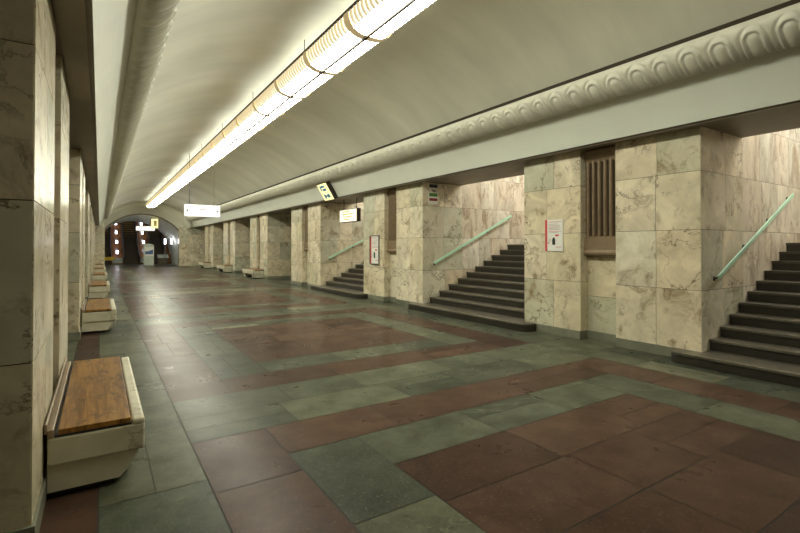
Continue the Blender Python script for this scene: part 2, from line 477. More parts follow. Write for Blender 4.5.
rb = ['pale marble bench across the hall, nearest of the three beyond the stairs',
      'pale marble bench across the hall, middle one of the three beyond the stairs',
      'pale marble bench across the hall, farthest of the three beyond the stairs']
b0 = make_bench(-1, lb[0]); b0.location = (XL, pier_y(0), 0); b0['group'] = 'marble benches along the left wall'
for k in range(1, 6): copy_tree(b0, (XL, pier_y(k), 0), lb[k])
c0 = make_bench(1, rb[0]); c0.location = (XR, pier_y(3), 0); c0['group'] = 'marble benches across the hall'
for k in range(1, 3): copy_tree(c0, (XR, pier_y(3 + k), 0), rb[k])

# ------------------------------------------------------------------ staircases
STEP_H, STEP_D = 0.1425, 0.297
def make_stairs(yc, label):
    w = P / 2 - PH - 0.0075                        # half width of the opening
    t = thing('staircase', label, 'stairs', (XR, yc, 0), 'staircases leading up from the hall')
    for i in range(1, 12):
        z1 = STEP_H * i; z0 = z1 - STEP_H
        mb = MB()
        if i == 1:
            # wide plinth step with rounded ends standing out into the hall
            h = w + 0.30; r = 0.16; pr = []
            xf = -0.30
            for j in range(7):
                a = PI + j * PI / 2 / 6
                pr.append((xf + r + r * math.cos(a), -h + r + r * math.sin(a)))
            pr = pr + [(-0.03, -h), (-0.03, -w + 0.006), (0.5, -w + 0.006), (0.5, w - 0.006), (-0.03, w - 0.006), (-0.03, h)]
            for j in range(7):
                a = PI / 2 + j * PI / 2 / 6
                pr.append((xf + r + r * math.cos(a), h - r + r * math.sin(a)))
            mb.prism(pr, lambda u, v, q: (u, v, q), 0.0, z1 - 0.035, M['stair'], 0.4)
            mb.prism([(min(u, 0.45) - (0.012 if u < -0.1 else 0), v) for u, v in pr], lambda u, v, q: (u, v, q), z1 - 0.035, z1, M['tread'], 0.3)
            ob = mb.build('step', t, bevel=0.006)
            nb = MB(); nb.box(xf + 0.0, xf + 0.035, -h + 0.2, h - 0.2, z1 - 0.001, z1 + 0.0015, M['nosing'])
            nb.build('worn_edge', ob)
            continue
        x = 0.19 + STEP_D * (i - 2) - (0.0 if i > 2 else 0.0)
        x2 = x + STEP_D + 0.06 if i < 11 else 5.43
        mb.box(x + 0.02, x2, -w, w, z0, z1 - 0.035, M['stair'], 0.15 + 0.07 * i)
        mb.box(x, x2, -w, w, z1 - 0.035, z1, M['tread'], 0.9 - 0.07 * i)
        if i == 11: ob = mb.build('landing', t)
        else: ob = mb.build('step', t, bevel=0.005)
        nb = MB(); nb.box(x + 0.001, x + 0.02, -w + 0.05, w - 0.05, z1 - 0.001, z1 + 0.001, M['nosing'])
        nb.build('worn_edge', ob)
    return t
stair_y = [1.3, 1.3 + P, 1.3 + 2 * P]
sl = ['dark stone staircase cut off by the near right edge, with pale green rail',
      'dark stone staircase in the middle of the view, between two marble piers',
      'farthest dark stone staircase, under the lit hanging sign']
st0 = make_stairs(stair_y[0], sl[0])
for y, l in zip(stair_y[1:], sl[1:]): copy_tree(st0, (XR, y, 0), l)

# stairwell walls, ceilings, lamps
SROWS = [0.0, 0.93, 1.73, 2.50, 3.3, 4.1, 4.9]
XW = 12.0
for q, yc in enumerate(stair_y):
    rng = random.Random(300 + q)
    w = P / 2 - PH
    ey = Vector((0, 1, 0)); ex = Vector((1, 0, 0)); ez = Vector((0, 0, 1))
    mb = MB()
    depth = 1.25 if q < 2 else 2.0
    mb.slabs((XR + depth, yc + w, 0), ex, ez, -ey, XW - XR - depth, SROWS, M['stairmarble'], rng, 0.55)
    # reveal above the opening
    mb.slabs((XR + 0.62, yc + w, HB), ex, ez, -ey, depth - 0.62, [0.0, 0.9, 1.82], M['stairmarble'], rng, 0.55) if q == 2 else None
    struct(mb.build('wall_stair_far'))
    mb = MB()
    dn = 1.25
    mb.slabs((XR + (dn if q else 0), yc - w, 0), ex, ez, ey, XW - XR - (dn if q else 0), SROWS, M['stairmarble'], rng, 0.55)
    struct(mb.build('wall_stair_near'))
    mb = MB()
    mb.slabs((XW, yc - w, 0), ey, ez, -ex, 2 * w, SROWS, M['stairmarble'], rng, 0.62)
    struct(mb.build('wall_stair_back'))
    mb = MB()
    mb.box(XR + 1.26, XW, yc - w, yc + w, 4.9, 5.0, M['paint'])
    struct(mb.build('ceiling_stair'))
    # the lamp over the stairs
    t = thing('stair_lamp', ['box lamp over the nearest staircase, above the view', 'box lamp high over the middle staircase', 'box lamp high over the farthest staircase'][q], 'lamp', (9.6, yc, 4.893), 'lamps over the staircases')
    lb_ = MB(); lb_.box(-1.3, 1.3, -0.16, 0.16, -0.10, 0.0, M['steel']); lb_.build('housing', t)
    lb_ = MB(); lb_.box(-1.25, 1.25, -0.13, 0.13, -0.14, -0.10, M['stairglow']); lb_.build('diffuser', t)

# hand rails
def make_rail(yc, label):
    y = yc + P / 2 - PH
    t = thing('handrail', label, 'handrail', (XR, y, 0), 'hand rails on the stair walls')
    A = Vector((0.28, -0.085, 1.10)); B = Vector((2.95, -0.085, 2.36))
    d = (B - A).normalized(); up = Vector((-d.z, 0, d.x))
    mb = MB()
    p = [A - up * 0.03 + Vector((0, -.012, 0)), B - up * 0.03 + Vector((0, -.012, 0)), B - up * 0.03 + Vector((0, .012, 0)), A - up * 0.03 + Vector((0, .012, 0))]
    mb.hexa(p + [v + up * 0.06 for v in p], M['rail']); mb.build('rail_bar', t, bevel=0.009, seg=3)
    for f in (0.02, 0.36, 0.68, 0.985):
        c = A.lerp(B, f) - up * 0.02
        b = MB(); b.tube(c, c + Vector((0, 0.075, -0.03)), 0.011, M['black'])
        b.tube(c + Vector((0, 0.07, -0.03)), c + Vector((0, 0.0795, -0.03)), 0.032, M['black']); b.build('bracket', t)
    return t
hl = ['pale green hand rail on the marble wall of the nearest staircase',
      'pale green hand rail on the wall of the middle staircase',
      'hand rail on the wall of the farthest staircase, below the lit hanging sign']
h0 = make_rail(stair_y[0], hl[0])
for y, l in zip(stair_y[1:], hl[1:]): copy_tree(h0, (XR, y + P / 2 - PH, 0), l)

# ------------------------------------------------------------------ beams, soffits, cornices, vault
for side in (1, -1):
    X = (lambda x: x) if side > 0 else (lambda x: 2 * XC - x)
    mb = MB()
    # curved face of the beam
    pr = []
    for i in range(9):
        u = i / 8
        pr.append((6.29 - 0.30 * u - 0.035 * math.sin(PI * u) * -1 * 0.6, HB + 0.49 * u))
    back = [(5.99 + 0.02, 3.62), (6.6, 3.9), (7.78, 4.95), (7.78, HB)]
    prof = [(6.29, HB)] + pr[1:] + back
    n = len(prof)
    ys = [YB, YE]
    vs = [(X(a), ys[0], b) for a, b in prof] + [(X(a), ys[1], b) for a, b in prof]
    mb.poly(vs, [(i, i + 1, n + i + 1, n + i) for i in range(n - 1)], M['paint'])
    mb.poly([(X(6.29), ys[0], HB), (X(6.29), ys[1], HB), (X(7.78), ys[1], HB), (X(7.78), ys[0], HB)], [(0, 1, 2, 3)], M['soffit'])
    # dark bead along the lower edge
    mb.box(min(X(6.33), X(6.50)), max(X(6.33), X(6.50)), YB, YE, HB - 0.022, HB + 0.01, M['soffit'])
    struct(mb.build('trim_1' if side > 0 else 'trim_2', smooth=False))

    # cornice: torus with egg mouldings
    A = np.array([5.995, 3.575]); B = np.array([5.66, 3.87])
    d = B - A; Ln = np.linalg.norm(d); nrm = np.array([-d[1], d[0]]) / Ln   # candidate outward normal
    if nrm[0] > 0: nrm = -nrm
    if nrm[1] > 0: nrm = -nrm
    per = 0.31; ny = 22; ns = 26
    y = np.arange(-1.5, YE + 1e-6, per / ny); S = np.linspace(0, 1, ns + 1)
    Y, T = np.meshgrid(y, S, indexing='ij')
    ph = (Y / per) % 1.0 - 0.5
    bulge = 0.26 * Ln * np.sqrt(np.maximum(0, 1 - (2 * T - 1) ** 2))
    dd = np.where(T < 0.62, np.abs(ph), np.sqrt(ph ** 2 + ((T - 0.62) * 1.35) ** 2))
    egg = np.interp(dd, [0, 0.10, 0.17, 0.20, 0.225, 0.25, 0.31, 0.345, 0.37, 0.40, 0.44, 0.5, 0.8],
                    [0.036, 0.031, 0.018, 0.004, 0.004, 0.030, 0.034, 0.026, -0.010, -0.014, 0.004, 0.012, -0.006])
    env = np.clip(np.minimum(T * 9, (1 - T) * 9), 0, 1)
    h = bulge + egg * env * 0.8
    px = A[0] + d[0] * T + nrm[0] * h; pz = A[1] + d[1] * T + nrm[1] * h
    if side < 0: px = 2 * XC - px
    V = np.stack([px, Y, pz], -1).reshape(-1, 3)
    I = np.arange(len(y) - 1)[:, None] * (ns + 1) + np.arange(ns)[None, :]
    F = np.stack([I, I + 1, I + ns + 2, I + ns + 1], -1).reshape(-1, 4)
    if side > 0: F = F[:, ::-1]
    mb = MB(); mb.v = V.tolist(); mb.f = F.tolist(); mb.m = [0] * len(F); mb.r = [0.5] * len(F); mb.mats = [M['cornice']]
    gp = MB(); gp.prism([(5.672, 3.862), (5.645, 3.868), (5.620, 3.90), (5.66, 3.90)], lambda u, v, q: (X(u), q, v), -1.5, YE - 0.26, M['joint'])  # dark strip standing in for the shadow line above the cornice
    struct(gp.build('trim_shade_gap_1' if side > 0 else 'trim_shade_gap_2'))
    struct(mb.build('trim_3' if side > 0 else 'trim_4', smooth=True, recalc=False))

# vault
xa, xb, zs, za = 0.42, 5.82, 3.90, 4.93
Rv = (((xb - xa) / 2) ** 2 + (za - zs) ** 2) / (2 * (za - zs)); zc = za - Rv
ah = math.asin((xb - xa) / 2 / Rv)
mb = MB()
na = 40; ys = np.arange(YB, YE + 0.01, 0.25)
vs = []
for yy in ys:
    for i in range(na + 1):
        a = -ah + 2 * ah * i / na
        und = 0.028 * math.sin(2 * PI * yy / (P / 2) + 0.6) * math.cos(a / ah * PI / 2)
        r = Rv + und
        vs.append((XC + r * math.sin(a), yy, zc + r * math.cos(a)))
fs = []
for j in range(len(ys) - 1):
    for i in range(na):
        q = j * (na + 1) + i; fs.append((q, q + 1, q + na + 2, q + na + 1))
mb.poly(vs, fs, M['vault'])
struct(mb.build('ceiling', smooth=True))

# ------------------------------------------------------------------ end wall with arch
def arc_pts(x0, x1, z0, z1, n=28):
    R = (((x1 - x0) / 2) ** 2 + (z1 - z0) ** 2) / (2 * (z1 - z0)); c = z1 - R; a = math.asin(min(1, (x1 - x0) / 2 / R)); m = (x0 + x1) / 2
    return [(m + R * math.sin(-a + 2 * a * i / n), c + R * math.cos(-a + 2 * a * i / n)) for i in range(n + 1)]
ox0, ox1 = 0.28, 5.24
inner = arc_pts(ox0, ox1, 2.75, 3.98)
outer = arc_pts(-0.25, 6.0, 3.0, 4.62)
mb = MB()
# archivolt: slanted ring, from the vault back to the opening
vs = [(x, YE - 0.25, z) for x, z in outer] + [(x, YE + 0.5, z) for x, z in inner]
n = len(inner)
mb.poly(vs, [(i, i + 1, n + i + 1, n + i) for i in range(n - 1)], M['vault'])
rim = arc_pts(ox0 - 0.10, ox1 + 0.10, 2.75, 4.07)
for r0, r1, y0_, y1_ in ((inner, rim, YE + 0.38, YE + 0.38),):
    vs = [(x, y0_, z) for x, z in r0] + [(x, y1_, z) for x, z in r1] + [(x, YE + 0.55, z) for x, z in r0] + [(x, YE + 0.55, z) for x, z in r1]
    mb.poly(vs, [(i, i + 1, n + i + 1, n + i) for i in range(n - 1)] + [(i, i + 1, 2 * n + i + 1, 2 * n + i) for i in range(n - 1)], M['soffit'])
# wall above the outer arc up to the vault
up = [(x, YE - 0.25, z + 1.0) for x, z in outer]; lo = [(x, YE - 0.25, z) for x, z in outer]
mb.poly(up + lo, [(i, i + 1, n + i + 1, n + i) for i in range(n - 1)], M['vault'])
struct(mb.build('wall_end_arch', smooth=True))
rng = random.Random(77)
mb = MB(); ez = Vector((0, 0, 1)); ex = Vector((1, 0, 0)); ey = Vector((0, 1, 0))
R2 = [0.0, 0.93, 1.73, 2.50, 3.08]
mb.slabs((-6.0, YE, 0), ex, ez, -ey, 6.0 + ox0, R2, M['marble'], rng, 0.75)
mb.slabs((ox0, YE, 0), ey, ez, ex, 0.6, R2, M['marble'], rng, 0.75)
mb.slabs((ox1, YE, 0), ex, ez, -ey, 13 - ox1, R2, M['marble'], rng, 0.75)
mb.slabs((ox1, YE, 0), ey, ez, -ex, 0.6, R2, M['marble'], rng, 0.75)
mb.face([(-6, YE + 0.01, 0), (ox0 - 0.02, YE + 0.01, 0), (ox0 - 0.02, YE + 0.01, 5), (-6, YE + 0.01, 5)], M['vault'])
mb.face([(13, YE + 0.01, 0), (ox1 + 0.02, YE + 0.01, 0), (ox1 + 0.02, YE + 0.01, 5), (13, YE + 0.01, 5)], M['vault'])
struct(mb.build('wall_end'))

# outer walls, ceilings of the side passages, wall behind the viewer
mb = MB(); mb.slabs((-4.6, YB, 0), ey, ez, ex, YE - YB, [0, 1.0, 2.0, 3.2], M['marble'], rng, 1.1); struct(mb.build('wall_left'))
mb = MB(); mb.slabs((XL, YB, 0), ey, ez, ex, 4.385 - P + PH - YB, ROWS[:1] + ROWS[1:], M['marble'], rng, 0.7)
mb.slabs((XL, 4.385 - P + PH, 0), -ex, ez, ey, 1.3, ROWS, M['marble'], rng, 0.7); struct(mb.build('wall_left_front'))
mb = MB(); mb.slabs((12.9, 15.3, 0), ey, ez, -ex, YE - 15.3, [0, 1.0, 2.0, 3.2], M['marble'], rng, 1.1); struct(mb.build('wall_right'))
mb = MB(); mb.slabs((XR, YB, 0), ey, ez, -ex, 4.385 - P + PH - YB, [0] + ROWS[1:], M['marble'], rng, 0.7); struct(mb.build('wall_right_front'))
mb = MB(); mb.slabs((-6, YB, 0), ex, ez, ey, 19, [0, 1, 2, 3, 4, 5], M['marble'], rng, 1.1); struct(mb.build('wall_back'))
mb = MB(); mb.box(-6, XL - 1.3, YB, YE, 3.1, 3.2, M['paint']); struct(mb.build('ceiling_left_passage'))
mb = MB(); mb.box(XR + 1.24, 13, 18.2 - 2.95, YE, 3.1, 3.2, M['paint']); struct(mb.build('ceiling_right_passage'))

# ------------------------------------------------------------------ the long lamp
def make_lamp():
    t = thing('ceiling_lamp', 'long glowing ribbed lamp trough hanging along the middle of the vault', 'lamp', (XC, 0, 0))
    W, zb, zt = 0.33, 4.42, 4.68
    def uprof(r, n=12):
        pts = []
        for i in range(n + 1):
            a = PI + PI * i / n
            x = math.cos(a); z = math.sin(a)
            sx = math.copysign(abs(x) ** 0.75, x); sz = -abs(z) ** 0.75
            pts.append((sx * (W + r), zt + sz * (zt - zb + r)))
        return pts
    y = 5.59 - 1.5 * 3
    i = 0
    while y < YE - 1.6:
        y1 = y + 1.5
        # one ridged sheet: louvre ridges deep on the sides, shallow underneath
        d = MB(); pr = uprof(0.0); n = len(pr); pd = uprof(0.024)
        wt = [min(1.0, max(0.08, (abs(q - (n - 1) / 2) - 2.2) / 2.2)) for q in range(n)]
        st = []
        for q in range(15):
            yy = y + q * 0.1
            st += [(yy, 0), (yy + 0.070, 0), (yy + 0.074, 1), (yy + 0.097, 1)]
        st.append((y1, 0))
        vs = [((1 - wt[q] * rr) * pr[q][0] + wt[q] * rr * pd[q][0], yy, (1 - wt[q] * rr) * pr[q][1] + wt[q] * rr * pd[q][1]) for yy, rr in st for q in range(n)]
        for a in range(len(st) - 1):
            for q in range(n - 1):
                side_ = abs(q + 0.5 - (n - 1) / 2) > 2.6
                ridge = st[a][1] or st[a + 1][1]
                m_ = (M['fin'] if ridge else M['lampside']) if side_ else M['lampglow']
                d.f.append((a * n + q, a * n + q + 1, (a + 1) * n + q + 1, (a + 1) * n + q)); d.m.append(d.mi(m_)); d.r.append(0.5)
        d.v = vs
        if i == 0: d.f.append(tuple(range(n))); d.m.append(d.mi(M['lampside'])); d.r.append(0.5)
        if y1 >= YE - 1.6: d.f.append(tuple(range((len(st) - 1) * n, len(st) * n))); d.m.append(d.mi(M['lampside'])); d.r.append(0.5)
        do = d.build('diffuser', t)
        hb = MB(); p2 = uprof(0.03)
        vs = [(x, y - 0.07, z) for x, z in p2] + [(x, y + 0.07, z) for x, z in p2]
        hb.poly(vs, [(j, j + 1, n + j + 1, n + j) for j in range(n - 1)], M['band'])
        hb.build('hoop', t, smooth=True)
        if i % 2 == 0:
            rd = MB()
            for sx in (-0.36, 0.36): rd.tube((sx, y, zt), (sx, y, 4.86), 0.007, M['wire'], 6)
            rd.build('hanger_rod', t)
        y = y1; i += 1
    yend = y
    r = MB()
    for sx in (-W - 0.02, W + 0.02):
        r.box(sx - 0.012, sx + 0.012, 5.59 - 4.5, yend, zt - 0.02, zt + 0.01, M['wire'])
    r.build('edge_rail', t)
    c = MB(); c.box(-0.086, -0.05, 5.59 - 4.5, yend, zb - 0.055, zb - 0.025, M['wire']); c.build('cable', t)
    l = MB(); l.box(-W - 0.008, W + 0.008, 5.59 - 4.5, yend, zt - 0.01, zt, M['lamptop']); l.build('upper_diffuser', t)
    return t
make_lamp()

# ------------------------------------------------------------------ signs and notices
def hanging_sign(name, label, cx, y, z0, z1, wd, top, arrows=True):
    t = thing(name, label, 'sign', (cx, y, z0))
    h = z1 - z0
    b = MB(); b.box(-wd / 2, wd / 2, -0.05, 0.05, 0, h, M['signwhite']); b.build('sign_box', t, bevel=0.03, seg=3)
    if arrows:
        for s in (-1, 1):
            a = MB(); x = s * (wd / 2 - 0.10)
            a.prism([(x + s * 0.045, h / 2), (x - s * 0.02, h / 2 + 0.055), (x - s * 0.02, h / 2 - 0.055)], lambda u, v, q: (u, q, v), -0.056, -0.051, M['black'])
            a.build('arrow', t)
        a = MB()
        for i in range(7): a.box(-0.11 + i * 0.032, -0.085 + i * 0.032, -0.055, -0.0505, h * 0.56, h * 0.70, M['ink'])
        for i in range(5): a.box(-0.05 + i * 0.025, -0.032 + i * 0.025, -0.055, -0.0505, h * 0.26, h * 0.31, M['ink'])
        a.build('lettering', t)
    for sx in (-wd * 0.36, wd * 0.30):
        w = MB(); w.tube((sx, 0, h), (sx, 0, top - z0), 0.009, M['wire'], 6); w.build('hanger', t)
    return t
hanging_sign('hanging_sign', 'lit white direction sign with two arrows hanging from the vault', 3.12, 18.0, 2.60, 3.02, 1.22, 4.88)
hanging_sign('hanging_sign', 'blank lit white sign hanging in the end arch before the escalators', 2.98, 41.2, 2.78, 3.12, 1.3, 3.86, False)

# notice papers on the piers
def notice(label, side_x, yc, zc, wd, hg, framed):
    t = thing('notice', label, 'poster', (side_x, yc, zc))
    b = MB(); b.box(-0.012, 0, -wd / 2, wd / 2, -hg / 2, hg / 2, M['paper']); b.build('sheet', t)
    s = MB(); bw = wd * 0.13
    s.box(-0.0135, -0.0115, wd / 2 - bw, wd / 2, -hg / 2, hg / 2, M['red']); s.build('red_stripe', t)
    p = MB(); rng = random.Random(int(yc * 10))
    x0, x1 = wd / 2 - bw - 0.03, -wd / 2 + 0.03
    rows = [0.42, 0.35, 0.31, 0.26, 0.22, 0.18, 0.12, 0.08]
    for i, r in enumerate(rows):
        e = x0 + (x1 - x0) * rng.uniform(0.7, 1.0)
        p.box(-0.0135, -0.0115, e, x0, hg * r, hg * r + hg * 0.012, M['ink'] if i % 3 else M['red'])
    for r in (-0.12, -0.16, -0.2): p.box(-0.0135, -0.0115, x0 - wd * 0.16, x0, hg * r, hg * r + hg * 0.01, M['ink'])
    p.box(-0.0135, -0.0115, x1, x1 + wd * 0.3, -hg * 0.38, -hg * 0.365, M['red'])
    p.build('printed_lines', t)
    k = MB(); k.box(-0.0137, -0.0115, -wd * 0.28, -wd * 0.08, -hg * 0.03, hg * 0.025, M['red'])
    k.prism([(0.33 * wd, -.27 * hg), (.25 * wd, -.27 * hg), (.29 * wd, -.20 * hg)], lambda u, v, q: (q, u, v), -0.0137, -0.0115, M['red'])
    k.build('red_mark', t)
    g = MB(); g.prism([(0.08 * wd, -.3 * hg), (0.09 * wd, -.14 * hg), (.04 * wd, -.07 * hg), (-.04 * wd, -.07 * hg), (-.08 * wd, -.14 * hg), (-.08 * wd, -.3 * hg)], lambda u, v, q: (q, u, v), -0.0137, -0.0115, M['black'])
    g.build('dark_figure', t)
    if framed:
        f = MB(); e = 0.022
        f.box(-0.03, 0, -wd / 2 - e, -wd / 2, -hg / 2 - e, hg / 2 + e, M['steel']); f.box(-0.03, 0, wd / 2, wd / 2 + e, -hg / 2 - e, hg / 2 + e, M['steel'])
        f.box(-0.03, 0, -wd / 2, wd / 2, -hg / 2 - e, -hg / 2, M['steel']); f.box(-0.03, 0, -wd / 2, wd / 2, hg / 2, hg / 2 + e, M['steel'])
        f.build('frame', t)
    return t
notice('white paper notice with red left stripe on the nearest pier between staircases', XR - 0.007, 5.205, 1.70, 0.37, 0.54, False)
notice('grey framed white notice with thin red edge on the pier past the middle staircase', XR - 0.007, 11.38, 1.42, 0.48, 0.78, True)

# small plate on the side of the second pier
yf = pier_y(1) - PH - 0.007
t = thing('wall_plate', 'small plate with navy, green and red bands high on the pier side', 'sign', (6.86, yf, 2.80))
b = MB(); b.box(-0.14, 0.14, -0.012, 0, -0.24, 0.24, M['paper']); b.build('plate', t)
for m, z0, z1, nm in (('navy', 0.155, 0.235, 'navy_band'), ('greenprint', -0.06, 0.02, 'green_band'), ('darkred', -0.17, -0.10, 'red_band')):
    b = MB(); b.box(-0.125, 0.125, -0.014, -0.0115, z0, z1, M[m]); b.build(nm, t)
b = MB()
b.prism([(-0.06, 0.12), (0.1, 0.10), (0.07, 0.05), (-0.02, 0.05)], lambda u, v, q: (u, q, v), -0.014, -0.0115, M['ink'])
b.build('grey_picture', t)

# lit pictogram box on the slope of the beam, above the farthest stairs
yb = stair_y[2]
t = thing('light_box', 'yellow lit box with blue pictograms on the sloping beam over farthest stairs', 'sign', (6.14, yb, 3.325))
sl_ = Vector((-0.30, 0, 0.49)).normalized(); nn = Vector((-0.49, 0, -0.30)).normalized()
def onb(u, v, w): return tuple(sl_ * v + nn * w + Vector((0, u, 0)))     # u along hall, v up the slope, w off the face
b = MB(); b.prism([(-0.36, -0.30), (0.36, -0.30), (0.36, 0.30), (-0.36, 0.30)], lambda u, v, q: onb(u, v, q), -0.03, 0.13, M['bronzedark']); b.build('housing', t)
b = MB(); b.prism([(-0.34, -0.285), (0.34, -0.285), (0.34, 0.285), (-0.34, 0.285)], lambda u, v, q: onb(u, v, q), 0.131, 0.14, M['signyellow']); b.build('lit_face', t)
b = MB()
for pr in ([(0.22, 0.22), (-0.12, 0.22), (-0.12, 0.16), (0.22, 0.16)], [(0.22, 0.16), (0.14, 0.16), (0.14, 0.04), (0.22, 0.04)], [(0.08, 0.12), (-0.16, 0.12), (-0.16, 0.04), (0.08, 0.04)],
           [(0.2, -0.04), (-0.02, -0.14), (0.2, -0.24)], [(-0.02, -0.08), (-0.2, -0.08), (-0.2, -0.2), (-0.02, -0.2)]):
    b.prism(pr, lambda u, v, q: onb(u, v, q), 0.1405, 0.146, M['blue'])
b.build('blue_pictogram', t)

# lit sign hanging in the farthest stair opening
t = thing('hanging_light_sign', 'cream lit sign box hanging in the opening of the farthest staircase', 'sign', (6.90, yb, 2.32))
b = MB(); b.box(-0.07, 0.07, -0.62, 0.62, 0, 0.42, M['bronzedark']); b.build('housing', t)
b = MB(); b.box(-0.082, -0.071, -0.60, 0.60, 0.015, 0.405, M['signcream']); b.build('lit_face', t)
b = MB()
for i, (a, c) in enumerate(((-0.1, 0.35), (-0.35, 0.4), (-0.3, 0.35), (-0.15, 0.3))):
    z = 0.33 - 0.085 * i; b.box(-0.086, -0.0825, a, c, z, z + 0.03, M['warmline'])
b.build('lettering', t)
for yy in (-0.45, 0.45):
    b = MB(); b.tube((0, yy, 0.42), (0, yy, HB - 2.32), 0.014, M['wire'], 6); b.build('hanger', t)

# ------------------------------------------------------------------ escalator hall beyond the arch
Y1 = 46.6                                     # foot of the escalators
SLP = math.tan(math.radians(30))
mb = MB()
# barrel ceiling: level, then rising
def tun(x0, x1, zs_, za_): return [(x0, 0.0), (x0, zs_ * 0.6)] + arc_pts(x0, x1, zs_, za_, 26) + [(x1, zs_ * 0.6), (x1, 0.0)]
pa = tun(ox0 - 0.02, ox1 + 0.02, 2.7, 4.0); pb_ = tun(-0.75, 5.35, 0.85, 3.68)
n = len(pa)
secs = [(YE + 0.55, 0, pa), (Y1 - 1.5, 0, pb_), (Y1 + 0.2, 0.35, pb_), (Y1 + 13, 0.35 + 12.8 * SLP, pb_)]
for (ya, ra, p0), (yb_, rb_, p1) in zip(secs[:-1], secs[1:]):
    vs = [(x, ya, z + ra) for x, z in p0] + [(x, yb_, z + rb_) for x, z in p1]
    mb.poly(vs, [(i, i + 1, n + i + 1, n + i) for i in range(n - 1)], M['paint'])
struct(mb.build('ceiling_escalator', smooth=True))
mb = MB(); mb.face([(-2, Y1 + 13, 0), (9, Y1 + 13, 0), (9, Y1 + 13, 14), (-2, Y1 + 13, 14)], M['soffit']); struct(mb.build('wall_escalator_top'))

def make_escalator(cx, label):
    t = thing('escalator', label, 'escalator', (cx, Y1, 0), 'escalators beyond the end arch')
    hw = 0.52
    tr = MB()
    tr.hexa([(-hw, -0.8, 0.0), (hw, -0.8, 0.0), (hw, 12.5, 12.5 * SLP - 0.25), (-hw, 12.5, 12.5 * SLP - 0.25), (-hw, -0.8, 0.012), (hw, -0.8, 0.012), (hw, 12.5, 12.5 * SLP - 0.2), (-hw, 12.5, 12.5 * SLP - 0.2)], M['escalator'])
    tr.build('truss', t)
    for i in range(30):
        y = i * 0.4; z = y * SLP
        s = MB(); s.box(-hw, hw, y, y + 0.42, z - 0.02, z + 0.2309, M['escalator'])
        s.box(-hw, hw, y - 0.006, y + 0.11, z + 0.11, z + 0.234, M['escalatoredge'])
        s.build('step', t)
    for s_ in (-1, 1):
        b = MB(); x = s_ * (hw + 0.05)
        p = [(-1.0, 0.0), (12.5, 12.5 * SLP - 0.1), (12.5, 12.5 * SLP + 0.95), (0.2, 0.95), (-0.8, 0.9), (-1.1, 0.5)]
        b.prism(p, lambda u, v, q: (q, u, v), x - 0.045, x + 0.045, M['escalator']); b.build('balustrade', t)
        h = MB()
        q = [(-1.15, 0.5), (-0.85, 0.93), (0.2, 0.98), (12.5, 12.5 * SLP + 0.98)]
        for (a, c), (a2, c2) in zip(q[:-1], q[1:]): h.tube((x, a, c), (x, a2, c2), 0.05, M['handrail'], 8)
        h.build('rubber_handrail', t)
        g = MB(); g.tube((x - s_ * 0.05, -0.7, 0.86), (x - s_ * 0.05, 0.2, 0.88), 0.018, M['steel'], 6)
        g.tube((x - s_ * 0.05, 0.2, 0.88), (x - s_ * 0.05, 12.5, 12.5 * SLP + 0.88), 0.018, M['steel'], 6); g.build('chrome_trim', t)
    return t
EX = [0.2, 2.3, 4.4]
e0 = make_escalator(EX[0], 'brown escalator at far left beyond the arch, behind yellow barrier')
copy_tree(e0, (EX[1], Y1, 0), 'brown escalator in the middle of the three, rising beyond the arch')
copy_tree(e0, (EX[2], Y1, 0), 'brown escalator on the far right, rising behind the pale information stand')
# wooden decks between the escalators and lamps on them
dl = ['orange wooden deck with lamps between the left and the middle escalator', 'orange wooden deck with lamps between the middle and the right escalator']
def deck_lamp(x, yq, label, grp):
    z = yq * SLP + 0.60 if yq > 0 else 0.60
    t = thing('deck_lamp', label, 'lamp', (x, Y1 + yq, z), grp)
    b = MB(); b.tube((0, 0, 0), (0, 0, 0.26), 0.03, M['steel'], 8); b.build('post', t)
    b = MB(); b.tube((0, 0, 0.26), (0, 0, 0.52), 0.085, M['globe'], 12); b.build('lamp_glass', t, smooth=False)
    return t
for q in range(2):
    xc = (EX[q] + EX[q + 1]) / 2; hw = (EX[1] - EX[0]) / 2 - 0.63
    d = MB()
    p = [(-0.6, 0.0), (12.5, 12.5 * SLP - 0.1), (12.5, 12.5 * SLP + 0.60), (0.2, 0.60), (-0.45, 0.60), (-0.6, 0.5)]
    t = thing('wooden_deck', dl[q], 'balustrade', (xc, Y1, 0))
    d.prism(p, lambda u, v, w: (w, u, v), -hw, hw, M['orange']); d.build('deck_body', t)
    e = MB(); e.box(-hw * 0.9, hw * 0.9, -0.68, -0.6, 0.12, 0.58, M['kiosk']); e.build('end_panel', t)
    grp = 'lamps on the %s escalator deck' % ('left' if q == 0 else 'right')
    for i in range(6):
        deck_lamp(xc, 0.1 + 1.55 * i, '%s opal lamp from the foot of the %s escalator deck' % (ORD[i], 'left' if q == 0 else 'right'), grp)
# side decks
for q, (xa_, xb_, l) in enumerate(((-0.72, EX[0] - 0.65, 'narrow wooden deck left of the three escalators'), (EX[2] + 0.65, 5.33, 'narrow wooden deck right of the three escalators, with twin lamps'))):
    t = thing('wooden_deck', l, 'balustrade', ((xa_ + xb_) / 2, Y1, 0)); hw = (xb_ - xa_) / 2
    d = MB(); d.prism([(-0.6, 0.0), (12.5, 12.5 * SLP - 0.1), (12.5, 12.5 * SLP + 0.86), (0.2, 0.86), (-0.6, 0.86)], lambda u, v, w: (w, u, v), -hw, hw, M['orange']); d.build('deck_body', t)

